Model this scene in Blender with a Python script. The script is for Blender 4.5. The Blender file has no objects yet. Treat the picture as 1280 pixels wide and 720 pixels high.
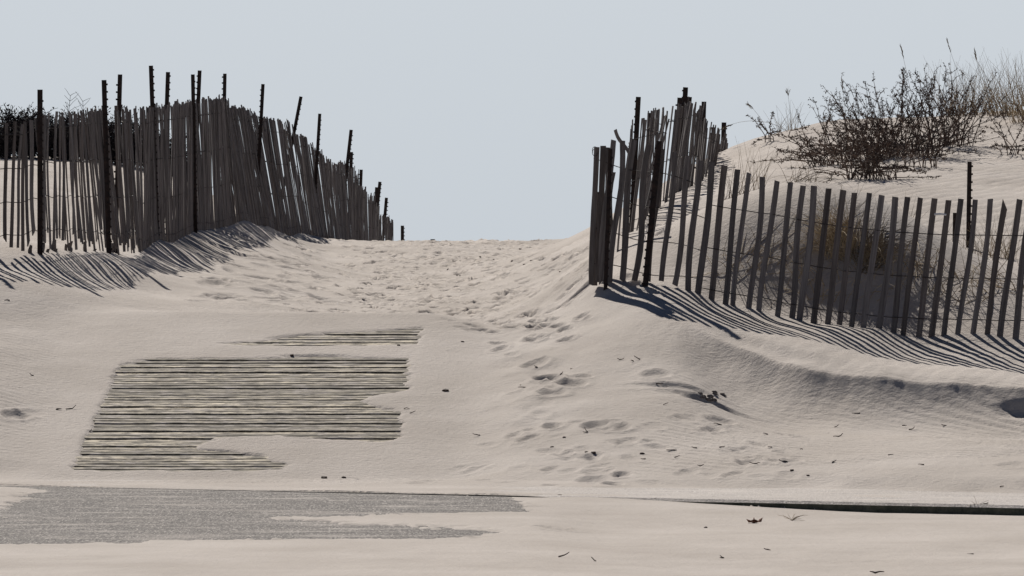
import bpy, math, random
import numpy as np
from mathutils import Matrix, Vector, Euler
random.seed(7); RNG = np.random.default_rng(7)
F, HOR, CH = 8000.0, 330.0, 1.34            # lens in photo pixels, horizon row, eye height
scene = bpy.context.scene; col = scene.collection

def at(px, py, D): return ((px-640)/F*D, D, CH+(HOR-py)/F*D)
def sstep(a, b, x):
    t = np.clip((x-a)/(b-a), 0, 1); return t*t*(3-2*t)

# ------------------------------------------------------------------ noise
def hsh(ix, iy, s):
    n = (ix.astype(np.int64)*374761393 + iy.astype(np.int64)*668265263 + s*1442695041) & 0xffffffff
    n = ((n ^ (n >> 13))*1274126177) & 0xffffffff
    n = (n ^ (n >> 16)) & 0xffffffff
    return n/4294967295.0
def vnoise(x, y, s=0):
    ix = np.floor(x); iy = np.floor(y); fx = x-ix; fy = y-iy
    fx = fx*fx*fx*(fx*(fx*6-15)+10); fy = fy*fy*fy*(fy*(fy*6-15)+10)
    a = hsh(ix, iy, s); b = hsh(ix+1, iy, s); c = hsh(ix, iy+1, s); d = hsh(ix+1, iy+1, s)
    return (a+(b-a)*fx + (c-a)*fy + (a-b-c+d)*fx*fy)*2-1
def fbm(x, y, s=0, o=4):
    r = 0; a = 1; t = 0
    for i in range(o):
        r = r+a*vnoise(x*2**i+17.3*i, y*2**i-9.1*i, s+i); t += a; a *= .5
    return r/t

# ------------------------------------------------------------------ terrain
P = []
def cp(*pts):
    for p in pts: P.append(at(*p))
def cw(*pts):
    for p in pts: P.append(p)
BW0, BWS = 38.5, .162
def bw_plane(D): return .089+BWS*(D-BW0)
for D in (38.6, 39.6, 40.6, 41.6, 42.6, 43.5):
    for X in (-2.65, -2.0, -1.3, -.65): cw((X, D, bw_plane(D)))
cp((0,600,38.2),(0,560,39.2),(0,520,40.1),(0,450,41.9),(0,400,43.5),(0,352,44.6),(0,334,45.9),(0,323,46.3),
   (100,372,44.75),(60,322,46.9),(100,340,46.9),(150,400,44.2),(150,430,43.1),(175,354,47.6),(130,356,46.5),(200,372,46.6),(130,330,47.8),(130,312,49.8),
   (200,340,50.2),(200,320,52.4),(200,300,53.8),(240,340,51.4),(250,330,53.0),(245,312,55.4),(245,291,58),(300,412,43.8),(300,380,46.0),(300,350,50.0),(300,318,56.0),(300,300,59.5),(290,281,62.5),
   (318,281,64.5),(338,287,67.0),(352,310,62.5),(356,294,69),(370,299,70.5),(372,310,65.5),(400,302,71.5),(400,312,67),(400,328,62.5),(385,302,76),(410,303,78),(430,303,73),
   (450,412,44.0),(450,380,49.5),(450,350,56.5),(450,325,63.0),(450,309,68.0),(450,301,72),
   (550,412,43.9),(550,380,49),(550,350,56),(550,325,63),(550,309,68),(550,302,72),
   (640,412,43.7),(640,380,48.5),(640,350,55.5),(640,325,62.5),(640,310,68),(640,303,71.5),
   (540,590,38.5),(540,550,39.6),(540,500,40.9),(540,450,42.5),
   (640,592,38.0),(640,550,39.1),(640,500,40.5),(640,450,42.3),
   (760,594,37.6),(760,550,38.8),(760,500,40.2),(760,450,41.6),(760,400,43.0),(700,415,43.0),(700,385,45.5),(750,354,44.0),(735,375,43.9),
   (690,340,57),(690,318,63),(690,305,69.5),(722,304,58),(715,340,50),(735,298,54),(728,330,47),(772,297,46.5),(790,315,45.2),
   # along the right front fence
   (800,352,43.9),(840,357,43.8),(872,366,43.7),(950,390,43.5),(1000,400,43.35),(1050,406,43.2),(1100,411,43.1),(1200,418,42.9),(1275,425,42.8),(1400,432,42.6),
   # brow of the drift in front, its face and the trough
   (800,385,43.0),(850,402,42.5),(900,424,42.05),(960,440,41.7),(1010,455,41.3),(1100,467,41.05),(1200,473,40.95),(1280,481,40.85),(1400,486,40.8),
   (900,448,41.65),(930,456,41.45),(960,468,41.3),(1010,482,40.97),(1050,486,40.85),(1100,489,40.74),(1150,491,40.7),(1200,493,40.66),(1280,500,40.5),(1015,429,42.1),(1060,442,41.95),(1100,451,41.85),(1150,457,41.75),(1200,461,41.7),(1280,468,41.65),(1400,473,41.6),(850,450,41.5),(900,480,40.95),(960,500,40.7),(960,520,40.3),(1050,508,40.4),(1100,515,40.2),(1100,530,39.7),(1200,515,40.2),(1200,530,39.7),(1280,522,40.0),(1280,535,39.5),(1400,530,39.8),
   (850,500,40.1),(850,550,38.8),(960,550,38.9),(1100,562,38.1),(1280,562,37.8),(1400,562,37.8),
   (850,596,37.3),(960,597,37.1),(1100,599,36.7),(1280,601,36.2),(1400,602,36),
   # bank right behind the fence
   (900,374,43.75),(960,390,43.6),(1010,399,43.5),(1060,404,43.4),(1110,408,43.3),(1160,412,43.15),
   (860,330,44.3),(885,299,44.47),(920,293,44.37),(960,290,44.3),(1010,290,44.17),(1060,294,44.11),(1110,305,44.0),(1160,335,43.85),(1210,368,43.5),(1280,396,43.3),
   (870,290,47),(960,275,47),(1060,275,47),(1160,300,46.2),(1210,318,45.8),(1280,330,45.6),
   (900,240,50.5),(900,210,56),(1000,240,50.0),(1000,205,54),(1130,240,49.8),(1130,200,54),(1250,285,47.5),(1250,240,50.3),(1250,190,55),(1400,240,50),(1400,180,55),
   (909,196,57.5),(940,175,58.5),(985,164,59),(1040,152,59.5),(1130,148,60),(1200,143,60),(1280,136,60),(1400,132,60),
   (793,288,48),(808,270,49.5),(830,250,51.5),(849,238,53),(878,206,57.5),
   # left dune behind its fence
   (0,300,49.5),(0,250,55),(0,205,64),(100,296,52.5),(100,250,57),(100,206,64),(190,221,66),(240,230,68),(190,265,60),(290,256,72),(335,292,78))
for X in (-3, -1, 1, 3.5):
    cw((X,80,1.45),(X,90,1.0),(X,100,.5))
cw((-2.1,83,1.42),(-1.85,96,.8),(3,68,2.25),(6,68,2.35),(-5,75,2.0),(-7,62,2.35),(-6,50,1.6),(-6,44,1.25),(-6,38,.1),(6.5,44,1.2),(6.5,41,.66),(6.5,37,.15),(7,52,2.1),(7,60,2.75))
P = np.array(P)
AN = .45
def tps_fit(P):
    u = np.stack([P[:,0], P[:,1]*AN], 1); n = len(P)
    d2 = ((u[:,None]-u[None])**2).sum(2); K = .5*d2*np.log(d2+1e-12)
    K[np.diag_indices(n)] = .002
    A = np.zeros((n+3, n+3)); A[:n,:n] = K; A[:n,n] = 1; A[:n,n+1:] = u; A[n,:n] = 1; A[n+1:,:n] = u.T
    return u, np.linalg.solve(A, np.concatenate([P[:,2], np.zeros(3)]))
U, W = tps_fit(P)
def tps(x, y):
    s = x.shape; x = x.ravel(); y = y.ravel()*AN; out = np.empty(len(x)); n = len(U)
    for i in range(0, len(x), 20000):
        a = x[i:i+20000]; b = y[i:i+20000]
        d2 = (a[:,None]-U[None,:,0])**2+(b[:,None]-U[None,:,1])**2
        out[i:i+20000] = (.5*d2*np.log(d2+1e-12))@W[:n]+W[n]+W[n+1]*a+W[n+2]*b
    return out.reshape(s)
def kerbD(X): return 37.1-.535*(X+2.69)
PROF = np.array([[37,.08],[40,.4],[44,1.0],[50,1.8],[60,2.5],[75,1.9],[95,.6],[120,-1],[150,-3.2],[220,-6]])

# pixel polygons on the boardwalk plane where the boards are bare
def bwpt(px, py):
    k = (HOR-py)/F      # CH + k D = .089 + BWS (D-38.5)
    D = (CH-.089+BWS*BW0)/(BWS-k); return ((px-640)/F*D, D)
def inpoly(x, y, poly):
    c = np.zeros(x.shape, bool); n = len(poly)
    for i in range(n):
        (x1,y1),(x2,y2) = poly[i], poly[(i+1)%n]
        if y1 == y2: continue
        c ^= ((y1 > y) != (y2 > y)) & (x < (x2-x1)*(y-y1)/(y2-y1)+x1)
    return c
def sdpoly(x, y, poly, sy=1.0):
    d = np.full(x.shape, 1e9); n = len(poly)
    for i in range(n):
        (x1,y1),(x2,y2) = poly[i], poly[(i+1)%n]; dx, dy = x2-x1, (y2-y1)*sy
        px, py = x-x1, (y-y1)*sy; t = np.clip((px*dx+py*dy)/(dx*dx+dy*dy+1e-12), 0, 1)
        d = np.minimum(d, (px-t*dx)**2+(py-t*dy)**2)
    d = np.sqrt(d); return np.where(inpoly(x, y, poly), d, -d)
BARE = [[bwpt(*p) for p in q] for q in (
    [(84,592),(149,452),(250,448),(420,444),(514,447),(514,490),(478,494),(452,504),(505,514),(503,556),(420,552),(330,548),(272,551),(256,558),(330,569),(371,588),(345,592)],
    [(262,431),(318,427),(372,417),(470,414),(531,410),(528,434),(420,433),(320,433)])]
ASPH = [((px-640)/F*D, D) for px, D in ((-115,30.6),(0,33.6),(58,37.4),(300,36.9),(470,36.5),(560,36.15),(585,35.75),(650,35.2),(668,34.0),(560,33.7),(350,33.2),(480,32.6),(610,32.0),(590,31.1),(300,30.9),(0,30.4))]

def footprints():
    L = []
    r = random.Random(3)
    for i in range(1300):                       # trampled part of the path
        px = r.gauss(560, 95); D = r.uniform(43.5, 73); 
        if 400 > px-(D-43)*-1.0*0 and px < 330: continue
        L.append(((px-640)/F*D, D, r.uniform(-.7,.7), r.uniform(.012,.036), r.uniform(.06,.11), r.uniform(.035,.055)))
    for i in range(60):                       # track down the right side of the path
        t = r.random(); px = 655+45*math.sin(t*3)+r.gauss(0, 28); D = 38.6+t*13
        L.append(((px-640)/F*D, D, r.uniform(-.6,.6), r.uniform(.008,.026), r.uniform(.06,.10), r.uniform(.035,.055)))
    for i in range(60):
        px = r.uniform(520, 1000); D = r.uniform(36.9, 39.5)
        L.append(((px-640)/F*D, D, r.uniform(-.6,.6), r.uniform(.005,.016), r.uniform(.07,.12), r.uniform(.04,.06)))
    for i in range(70):                        # left bank
        px = r.uniform(250, 420); D = r.uniform(46, 62)
        L.append(((px-640)/F*D, D, r.uniform(-.6,.6), r.uniform(.01,.03), r.uniform(.14,.25), r.uniform(.06,.1)))
    for px, D, d in ((685,41.2,.09),(668,41.9,.05),(715,40.9,.05),(690,40.6,.05),(770,39.2,.05),(745,39.3,.05),(700,32.0,.035),(688,32.1,.03),
                     (820,41.0,.04),(20,40.2,.07),(38,40.3,.04),(335,57,.05),(390,52.5,.05),(740,37.4,.03),(748,37.7,.03),(670,43.0,.05),(640,43.8,.04),
                     (745,36.8,.02),(460,37.9,.03),(432,38.2,.02),(1180,39.2,.03),(1150,39.5,.02),(870,40.3,.04),(900,39.6,.04),(1265,37.0,.02)):
        L.append(((px-640)/F*D, D, r.uniform(-.2,.2), d*.5, .12, .08))
    return L
def wave(x, y, ang, lam, s, warp=.25):
    c, n = math.cos(ang), math.sin(ang)
    t = (x*c+y*n)/lam+warp*3*vnoise(x*1.3, y*.8, s)+warp*vnoise(x*5, y*4, s+1)
    return np.sin(2*math.pi*t)+.35*np.sin(4*math.pi*t+.8)

def build_axis(segs):
    a = [segs[0][0]]
    for s, e, st in segs:
        n = max(1, int(round((e-s)/st))); a += list(np.linspace(s, e, n+1)[1:])
    return np.array(a)
def grow(start, first, end, k=1.25):
    out = []; v = start; st = first
    while v < end: v += st; st *= k; out.append(v)
    return out
gx = build_axis([(-4.6, 5.0, .02)])
gx = np.concatenate([-np.array(grow(4.6, .03, 300))[::-1], gx, np.array(grow(5.0, .03, 300))])
gy = build_axis([(27.0, 34, .035), (34, 46.5, .022), (46.5, 60, .04), (60, 74, .05), (74, 100, .25)])
gy = np.concatenate([27-np.array(grow(0, .06, 200))[::-1], gy, np.array(grow(100, .4, 400))])
X, Y = np.meshgrid(gx, gy)

def height(X, Y):
    S = X.shape
    core = (np.abs(X) < 9) & (Y > 34) & (Y < 105)
    z = np.interp(Y, PROF[:,0], PROF[:,1])
    z = np.where((np.abs(X) > 8), z+.35*fbm(X*.12, Y*.12, 5)*sstep(44, 60, Y), z)
    zt = np.zeros(S); zt[core] = tps(X[core], Y[core])
    w = sstep(9, 6.6, np.abs(X))*sstep(104, 97, Y)*(Y > 34)
    z = z*(1-w)+zt*w
    # street side
    kd = kerbD(X)
    g = .035*sstep(30, 37.3, Y)                                        # apron rising to the flush kerb
    fill = .056-.062*sstep(.0, 2.2, X)
    right = fill*sstep(2.2, .05, kd-Y)
    left_ = g
    m = sstep(.1, .5, X)
    front = left_*(1-m)+np.maximum(right, -.004)*m
    front = front+(.006*fbm(X*.9, Y*.5, 40, 3)+m*(.016*fbm(X*.8, Y*.45, 41, 3)+.004*fbm(X*5, Y*2.5, 42, 3))+.012*sstep(30.2, 29.4, Y)*(fbm(X*.8, Y*.6, 43, 3)+.4*fbm(X*5, Y*2, 44, 3)))*sstep(.1, 1.0, kd-Y)+.03*sstep(-2.6, -3.2, X)*sstep(0,.8,kd-Y)
    sand_f = .01+.012*sstep(29.9, 29, Y)
    sd = sdpoly(X[(Y<40)&(Y>26)], Y[(Y<40)&(Y>26)], ASPH, .45); e = np.full(S, -1.); e[(Y<40)&(Y>26)] = sd
    bx = (Y < 40) & (Y > 26)
    nz = np.zeros(S); nz[bx] = fbm(X[bx]*1.4, Y[bx]*3.0, 50, 5)*.16+fbm(X[bx]*6, Y[bx]*12, 51, 3)*.07+fbm(X[bx]*22, Y[bx]*7, 52, 2)*.08
    e2 = e+nz
    front = front+(1-m)*np.where(bx, .012-.024*sstep(-.05, .06, e2), .012)
    fd = .05+.004*fbm(X*4, Y*4, 60, 3)
    strip = sstep(.95, 1.6, (Y-kd)-.75*sstep(-1, 2, X)+.25*vnoise(X*1.1, Y*.3, 61)+.1*vnoise(X*5, Y*2, 62))
    back = (.046+.009*sstep(.3, -.3, X)+.006*vnoise(X*2, (Y-kd)*3, 63))*(1-strip)*(1)+np.maximum(z, .062)*strip
    back = np.where(Y-kd > 3.0, z, back)
    back = np.where((Y < kd+.22) & (X > .15), np.minimum(back, .044), back)
    z = np.where(Y < kd+.035, front, back)
    # low irregular relief of the sand
    q = (Y > kd+1) & (Y < 110)
    und = np.zeros(S)
    und[q] = .022*fbm(X[q]*.8, Y[q]*.55, 70, 4)+.005*fbm(X[q]*4, Y[q]*3, 71, 3)
    rough = sstep(250, 420, 640+X/Y*F)*sstep(720, 600, 640+X/Y*F)*sstep(43, 46, Y)
    und[q] += (rough*(.016*fbm(X*4.5, Y*2.4, 72, 3)))[q]
    track = np.exp(-((640+X/Y*F-665)/55)**2)*sstep(38.5, 40, Y)*sstep(56, 48, Y)
    und[q] += (track*(.03*fbm(X*4, Y*1.9, 73, 3)))[q]
    z = z+und*sstep(1.6, 2.6, Y-kd)
    # wind ripples
    px = 640+X/np.maximum(Y, 1)*F
    rip = np.zeros(S)
    a = (Y > 37.5) & (Y < 47.5) & (np.abs(X) < 5)
    Xa, Ya, pa = X[a], Y[a], px[a]
    m1 = sstep(600, 420, pa)*(.55+.45*vnoise(Xa*.7, Ya*.5, 80))
    m2 = sstep(760, 860, pa)*sstep(41.5, 40.4, Ya)*(.6+.4*vnoise(Xa*.9, Ya*.6, 81))
    m3 = sstep(730, 820, pa)*sstep(40.3, 40.9, Ya)*(.6+.4*vnoise(Xa*.9, Ya*.6, 82))*sstep(43, 42, Ya)
    rip[a] = .0042*m1*wave(Xa, Ya, 1.05, .085, 83)+.0068*m2*wave(Xa, Ya, .85, .10, 85)+.002*m3*wave(Xa, Ya, -.25, .12, 87)
    b = (Y > 47) & (Y < 62) & (px > 860) & (np.abs(X) < 6)
    rip[b] += .006*wave(X[b], Y[b], -.5, .17, 89)*(.5+.5*vnoise(X[b], Y[b]*.6, 90))
    z = z+rip
    # brow of the drift: a short steep face, then a scooped trough
    bd = np.interp(px, [780,850,900,960,1010,1100,1200,1280,1400], [43.1,42.45,42.0,41.55,41.2,41.0,40.9,40.8,40.75])+.05*vnoise(X*.8, Y*0, 96)+.006*vnoise(X*3, Y*0, 97)
    am = sstep(840, 930, px)*(Y > 38)*(Y < 44)*(np.abs(X) < 8)
    z = z-am*.115*(1-np.exp(-np.maximum(bd-Y, 0)/.22))*sstep(2.3, .5, bd-Y)+am*.012*np.exp(-np.abs(Y-bd)/.10)
    am2 = sstep(860, 920, px)*sstep(1090, 1000, px)*(Y > 38)*(Y < 44)      # the older fold behind the brow
    z = z-am2*.03*sstep(.55, .30, Y-bd)*sstep(-.05, .3, Y-bd)
    # small scarps of crusted sand
    for (cx, cy, w_, d_, hgt) in ((885,40.45,.24,.08,.04),(845,40.7,.25,.07,.03),(1278,40.62,.13,.09,.06),(700,44.9,.2,.2,.05),(722,45.6,.2,.25,.06)):
        x0 = (cx-640)/F*cy
        z = z-hgt*np.exp(-((X-x0)/w_)**2)*sstep(cy+.05, cy-.01, Y+.02*vnoise(X*9, Y*3, 3))*sstep(cy-.05-d_*2.2, cy-.05, Y)
    # footprints
    for (fx, fy, an, dp, ln, wd) in footprints():
        i0, i1 = np.searchsorted(gx, [fx-.5, fx+.5]); j0, j1 = np.searchsorted(gy, [fy-.5, fy+.5])
        xx = X[j0:j1, i0:i1]-fx; yy = Y[j0:j1, i0:i1]-fy; c, s = math.cos(an), math.sin(an)
        u = (xx*s+yy*c)/ln; v = (xx*c-yy*s)/wd; r2 = u*u+v*v
        z[j0:j1, i0:i1] += -dp*np.exp(-r2**2.5)+.4*dp*np.exp(-((np.sqrt(r2)-1.4)/.3)**2)
    # bare boards: sand lies just under or just over them
    bb = (Y > 37.8) & (Y < 45.0) & (X > -3.6) & (X < .3)
    Xb, Yb = X[bb], Y[bb]; e = np.maximum(sdpoly(Xb, Yb, BARE[0], .5), sdpoly(Xb, Yb, BARE[1], .5))
    e = e-.03+.04*fbm(Xb*1.6, Yb*7, 91, 4)+.03*fbm(Xb*7, Yb*16, 92, 2)
    onb = sstep(.12, .02, np.maximum(np.abs(Xb+1.64)-1.0, 0))*sstep(38.0, 38.35, Yb)*sstep(44.3, 43.9, Yb)
    pl = bw_plane(Yb); loc = z[bb]
    cover = pl+.009+.003*fbm(Xb*1.2, Yb*3, 93, 3)+.1*np.clip(-e-.1, 0, .12)*0
    tt = (Yb-38.5)/5.2; e = np.minimum(e, np.minimum(Xb-(-2.648+.075*tt), (-.70+.10*tt)-Xb)+.012*vnoise(Xb*2, Yb*9, 94)); t = sstep(-.03, .035, e)
    wide = sstep(.75, .0, np.maximum(np.abs(Xb+1.64)-1.0, 0))*sstep(37.9, 38.4, Yb)*sstep(44.9, 44.0, Yb)
    base = loc*(1-wide)+cover*wide
    z[bb] = base*(1-t)+np.minimum(base, pl-.02)*t
    return z
Z = height(X, Y)
def ground(x, y):
    i = int(np.clip(np.searchsorted(gx, x)-1, 0, len(gx)-2)); j = int(np.clip(np.searchsorted(gy, y)-1, 0, len(gy)-2))
    a = (x-gx[i])/(gx[i+1]-gx[i]); b = (y-gy[j])/(gy[j+1]-gy[j])
    return float(Z[j,i]*(1-a)*(1-b)+Z[j,i+1]*a*(1-b)+Z[j+1,i]*(1-a)*b+Z[j+1,i+1]*a*b)
def hit(px, py, D0=24, D1=75):
    """where the line of sight through a photo pixel first meets the sand"""
    D = D0
    while D < D1:
        x, y, z = at(px, py, D)
        if z <= ground(x, y): return (x, y, ground(x, y))
        D += .03
    x, y, z = at(px, py, D1); return (x, y, ground(x, y))

# ------------------------------------------------------------------ materials
def mat(name, rough=.9):
    m = bpy.data.materials.new(name); m.use_nodes = True; nt = m.node_tree
    b = nt.nodes['Principled BSDF']; b.inputs['Roughness'].default_value = rough
    b.inputs['Specular IOR Level'].default_value = .2
    return m, nt, b
def N(nt, typ, **kw):
    n = nt.nodes.new(typ)
    for k, v in kw.items():
        if k in n.inputs: n.inputs[k].default_value = v
        else: setattr(n, k, v)
    return n
def ramp(nt, src, stops):
    r = nt.nodes.new('ShaderNodeValToRGB'); nt.links.new(src, r.inputs[0]); cr = r.color_ramp
    while len(cr.elements) < len(stops): cr.elements.new(.5)
    for e, (p, c) in zip(cr.elements, stops):
        e.position = p; e.color = (*c, 1) if len(c) == 3 else c
    return r.outputs[0]
def g3(v): return (v, v, v)
def mixc(nt, fac, a, b, mode='MIX'):
    m = nt.nodes.new('ShaderNodeMix'); m.data_type = 'RGBA'; m.blend_type = mode
    for sock, v in ((0, fac), (6, a), (7, b)):
        if hasattr(v, 'links'): nt.links.new(v, m.inputs[sock])
        elif isinstance(v, (int, float)): m.inputs[sock].default_value = v
        else: m.inputs[sock].default_value = (*v, 1)
    return m.outputs[2]
def coord(nt, scale=(1,1,1), kind='Object'):
    t = nt.nodes.new('ShaderNodeTexCoord'); mp = nt.nodes.new('ShaderNodeMapping')
    mp.inputs['Scale'].default_value = scale; nt.links.new(t.outputs[kind], mp.inputs[0]); return mp.outputs[0]
def noise(nt, vec, scale, detail=4, rough=.5):
    n = N(nt, 'ShaderNodeTexNoise', Scale=scale, Detail=detail, Roughness=rough); nt.links.new(vec, n.inputs['Vector']); return n.outputs['Fac']
def bump(nt, b, h, strength, dist):
    n = N(nt, 'ShaderNodeBump', Strength=strength, Distance=dist); nt.links.new(h, n.inputs['Height']); nt.links.new(n.outputs[0], b.inputs['Normal'])
SAND_A, SAND_B = (.368,.328,.293), (.452,.409,.373)
def sand_color(nt):
    v = coord(nt)
    c = mixc(nt, ramp(nt, noise(nt, v, .9, 5, .6), [(.35, g3(0)), (.68, g3(1))]), SAND_A, SAND_B)
    c = mixc(nt, ramp(nt, noise(nt, v, 160, 2, .6), [(.3, g3(0)), (.7, g3(1))]), mixc(nt, 1.0, c, (.90,.90,.91), 'MULTIPLY'), mixc(nt, 1.0, c, (1.1,1.1,1.08), 'MULTIPLY'))
    vo = N(nt, 'ShaderNodeTexVoronoi', Scale=150.0); nt.links.new(v, vo.inputs['Vector'])
    sp = ramp(nt, vo.outputs['Color'], [(.0, g3(1)), (.035, g3(0))])
    c = mixc(nt, sp, c, (.16,.14,.13))
    sp2 = ramp(nt, vo.outputs['Color'], [(.965, g3(0)), (1, g3(1))])
    c = mixc(nt, sp2, c, (.62,.60,.57))
    return c, v
m_sand, nt, b = mat('dry_beach_sand', .95); b.inputs['Specular IOR Level'].default_value = .15
c, v = sand_color(nt); nt.links.new(c, b.inputs['Base Color'])
h1 = noise(nt, v, 26, 6, .68); h2 = noise(nt, coord(nt, (1,.6,1)), 5, 5, .6)
hs = N(nt, 'ShaderNodeMath', operation='MULTIPLY_ADD'); nt.links.new(h2, hs.inputs[0]); hs.inputs[1].default_value = .6; nt.links.new(h1, hs.inputs[2]); bump(nt, b, hs.outputs[0], .6, .022)

m_asph, nt, b = mat('worn_asphalt_dusted_with_sand', .9)
c, v = sand_color(nt)
vo = N(nt, 'ShaderNodeTexVoronoi', Scale=140.0); nt.links.new(coord(nt, (1,.16,1)), vo.inputs['Vector'])
ag = ramp(nt, vo.outputs['Color'], [(.0, (.018,.016,.014)), (.3, (.055,.049,.044)), (.7, (.145,.131,.118)), (1, (.38,.35,.32))])
du = noise(nt, coord(nt, (1.1, 3.2, 1)), 1.3, 7, .68)
dust = ramp(nt, du, [(.50, g3(.02)), (.70, g3(.75))])
fine = ramp(nt, noise(nt, v, 60, 3, .6), [(.42, g3(0)), (.6, g3(1))])
f = mixc(nt, .07, dust, fine)
nt.links.new(mixc(nt, f, ag, c), b.inputs['Base Color']); bump(nt, b, vo.outputs['Distance'], .5, .006)

m_conc, nt, b = mat('pebbled_concrete', .85)
c, v = sand_color(nt)
vo = N(nt, 'ShaderNodeTexVoronoi', Scale=140.0); nt.links.new(coord(nt, (1,.16,1)), vo.inputs['Vector'])
ag = ramp(nt, vo.outputs['Color'], [(.0, (.17,.155,.145)), (.5, (.30,.27,.25)), (.85, (.38,.35,.325)), (1, (.62,.6,.57))])
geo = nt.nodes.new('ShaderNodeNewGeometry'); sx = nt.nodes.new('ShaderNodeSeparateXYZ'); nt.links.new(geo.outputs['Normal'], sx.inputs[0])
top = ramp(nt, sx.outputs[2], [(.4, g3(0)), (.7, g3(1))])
face = ramp(nt, noise(nt, v, 22, 5, .7), [(.3, (.045,.05,.035)), (.7, (.12,.12,.09))])     # shade on the kerb's upright face, painted into its colour as dark green-grey
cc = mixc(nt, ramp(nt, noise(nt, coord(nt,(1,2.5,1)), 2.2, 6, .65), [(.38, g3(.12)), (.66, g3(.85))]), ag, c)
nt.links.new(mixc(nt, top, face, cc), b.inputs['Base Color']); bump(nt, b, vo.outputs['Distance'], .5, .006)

def wood(name, dark, light, sand=0, axis='z', rnd=.35):
    m, nt, b = mat(name, .85)
    sc = {'z': (60, 60, 3.0), 'x': (7, 60, 60)}[axis]
    v = coord(nt, sc)
    oi = nt.nodes.new('ShaderNodeObjectInfo')
    ad = N(nt, 'ShaderNodeVectorMath', operation='ADD'); nt.links.new(v, ad.inputs[0]); 
    gi = nt.nodes.new('ShaderNodeNewGeometry'); sm_ = N(nt, 'ShaderNodeMath', operation='ADD'); nt.links.new(oi.outputs['Random'], sm_.inputs[0]); nt.links.new(gi.outputs['Random Per Island'], sm_.inputs[1])
    fr_ = N(nt, 'ShaderNodeMath', operation='FRACT'); nt.links.new(sm_.outputs[0], fr_.inputs[0])
    sca = N(nt, 'ShaderNodeMath', operation='MULTIPLY'); nt.links.new(fr_.outputs[0], sca.inputs[0]); sca.inputs[1].default_value = 97.
    nt.links.new(sca.outputs[0], ad.inputs[1]); v = ad.outputs[0]
    c = mixc(nt, ramp(nt, noise(nt, v, 1.0, 6, .7), [(.34, g3(0)), (.66, g3(1))]), dark, light)
    val = ramp(nt, fr_.outputs[0], [(0, g3(1-rnd)), (1, g3(1+rnd))])
    c = mixc(nt, 1.0, c, val, 'MULTIPLY')
    h = noise(nt, v, 1.0, 5, .7)
    if sand:
        t = nt.nodes.new('ShaderNodeTexCoord'); geo = nt.nodes.new('ShaderNodeNewGeometry')
        mp = nt.nodes.new('ShaderNodeMapping'); mp.inputs['Scale'].default_value = (5, 15, 4); nt.links.new(geo.outputs['Position'], mp.inputs[0])
        sn = noise(nt, mp.outputs[0], 1.6, 7, .66)
        sm = ramp(nt, sn, [(.54, g3(0)), (.62, g3(.85))])
        mp2 = nt.nodes.new('ShaderNodeMapping'); mp2.inputs['Scale'].default_value = (7, 17, 4); nt.links.new(geo.outputs['Position'], mp2.inputs[0])
        dk = ramp(nt, noise(nt, mp2.outputs[0], 1.3, 7, .75), [(.44, g3(0)), (.54, g3(.9))])
        c = mixc(nt, dk, c, (.060,.048,.034))
        c = mixc(nt, sm, c, SAND_A)
    nt.links.new(c, b.inputs['Base Color']); bump(nt, b, h, .5, .004)
    return m
m_slat = wood('weathered_fence_slat_wood', (.082,.072,.069), (.18,.163,.157), rnd=.28)
m_slat2 = wood('weathered_fence_slat_wood_brown', (.075,.062,.057), (.16,.139,.128), rnd=.28)
m_plank = wood('weathered_boardwalk_plank', (.095,.080,.058), (.54,.475,.36), sand=1, axis='x', rnd=.55)
m_post, nt, b = mat('rusty_dark_steel', .75)
nt.links.new(ramp(nt, noise(nt, coord(nt), 35, 4, .6), [(.35, (.012,.010,.010)), (.7, (.042,.026,.021))]), b.inputs['Base Color'])
m_wire, nt, b = mat('rusted_wire', .7); b.inputs['Base Color'].default_value = (.05,.042,.038,1)
m_tag, nt, b = mat('pale_plastic_tie', .5); b.inputs['Base Color'].default_value = (.75,.75,.75,1)
def plantmat(name, a, c2, tr=0.0):
    m, nt, b = mat(name, .8)
    nt.links.new(ramp(nt, noise(nt, coord(nt), 9, 3, .6), [(.35, a), (.65, c2)]), b.inputs['Base Color'])
    return m
m_stem = plantmat('dead_stem', (.06,.042,.034), (.19,.135,.105))
m_leaf = plantmat('dried_dark_leaf', (.055,.038,.03), (.18,.13,.10))
m_twigd = plantmat('bare_thicket_twig', (.020,.016,.017), (.05,.04,.038))
m_grass = plantmat('dry_beach_grass', (.24,.185,.12), (.48,.39,.26))
m_grassd = plantmat('dull_beach_grass', (.12,.095,.068), (.30,.24,.165))
m_debris = plantmat('dark_driftwood', (.03,.022,.018), (.09,.06,.045))
m_brown = plantmat('brown_leaf_litter', (.12,.05,.03), (.22,.11,.07))
m_clod, nt, b = mat('crusted_sand_clod', .95); nt.links.new(ramp(nt, noise(nt, coord(nt), 30, 4, .6), [(.35, (.06,.05,.045)), (.7, (.2,.17,.15))]), b.inputs['Base Color'])
m_sea, nt, b = mat('sea_water', .15); b.inputs['Base Color'].default_value = (.05,.08,.09,1)
bump(nt, b, noise(nt, coord(nt), .4, 5, .6), .4, .5)

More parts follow.
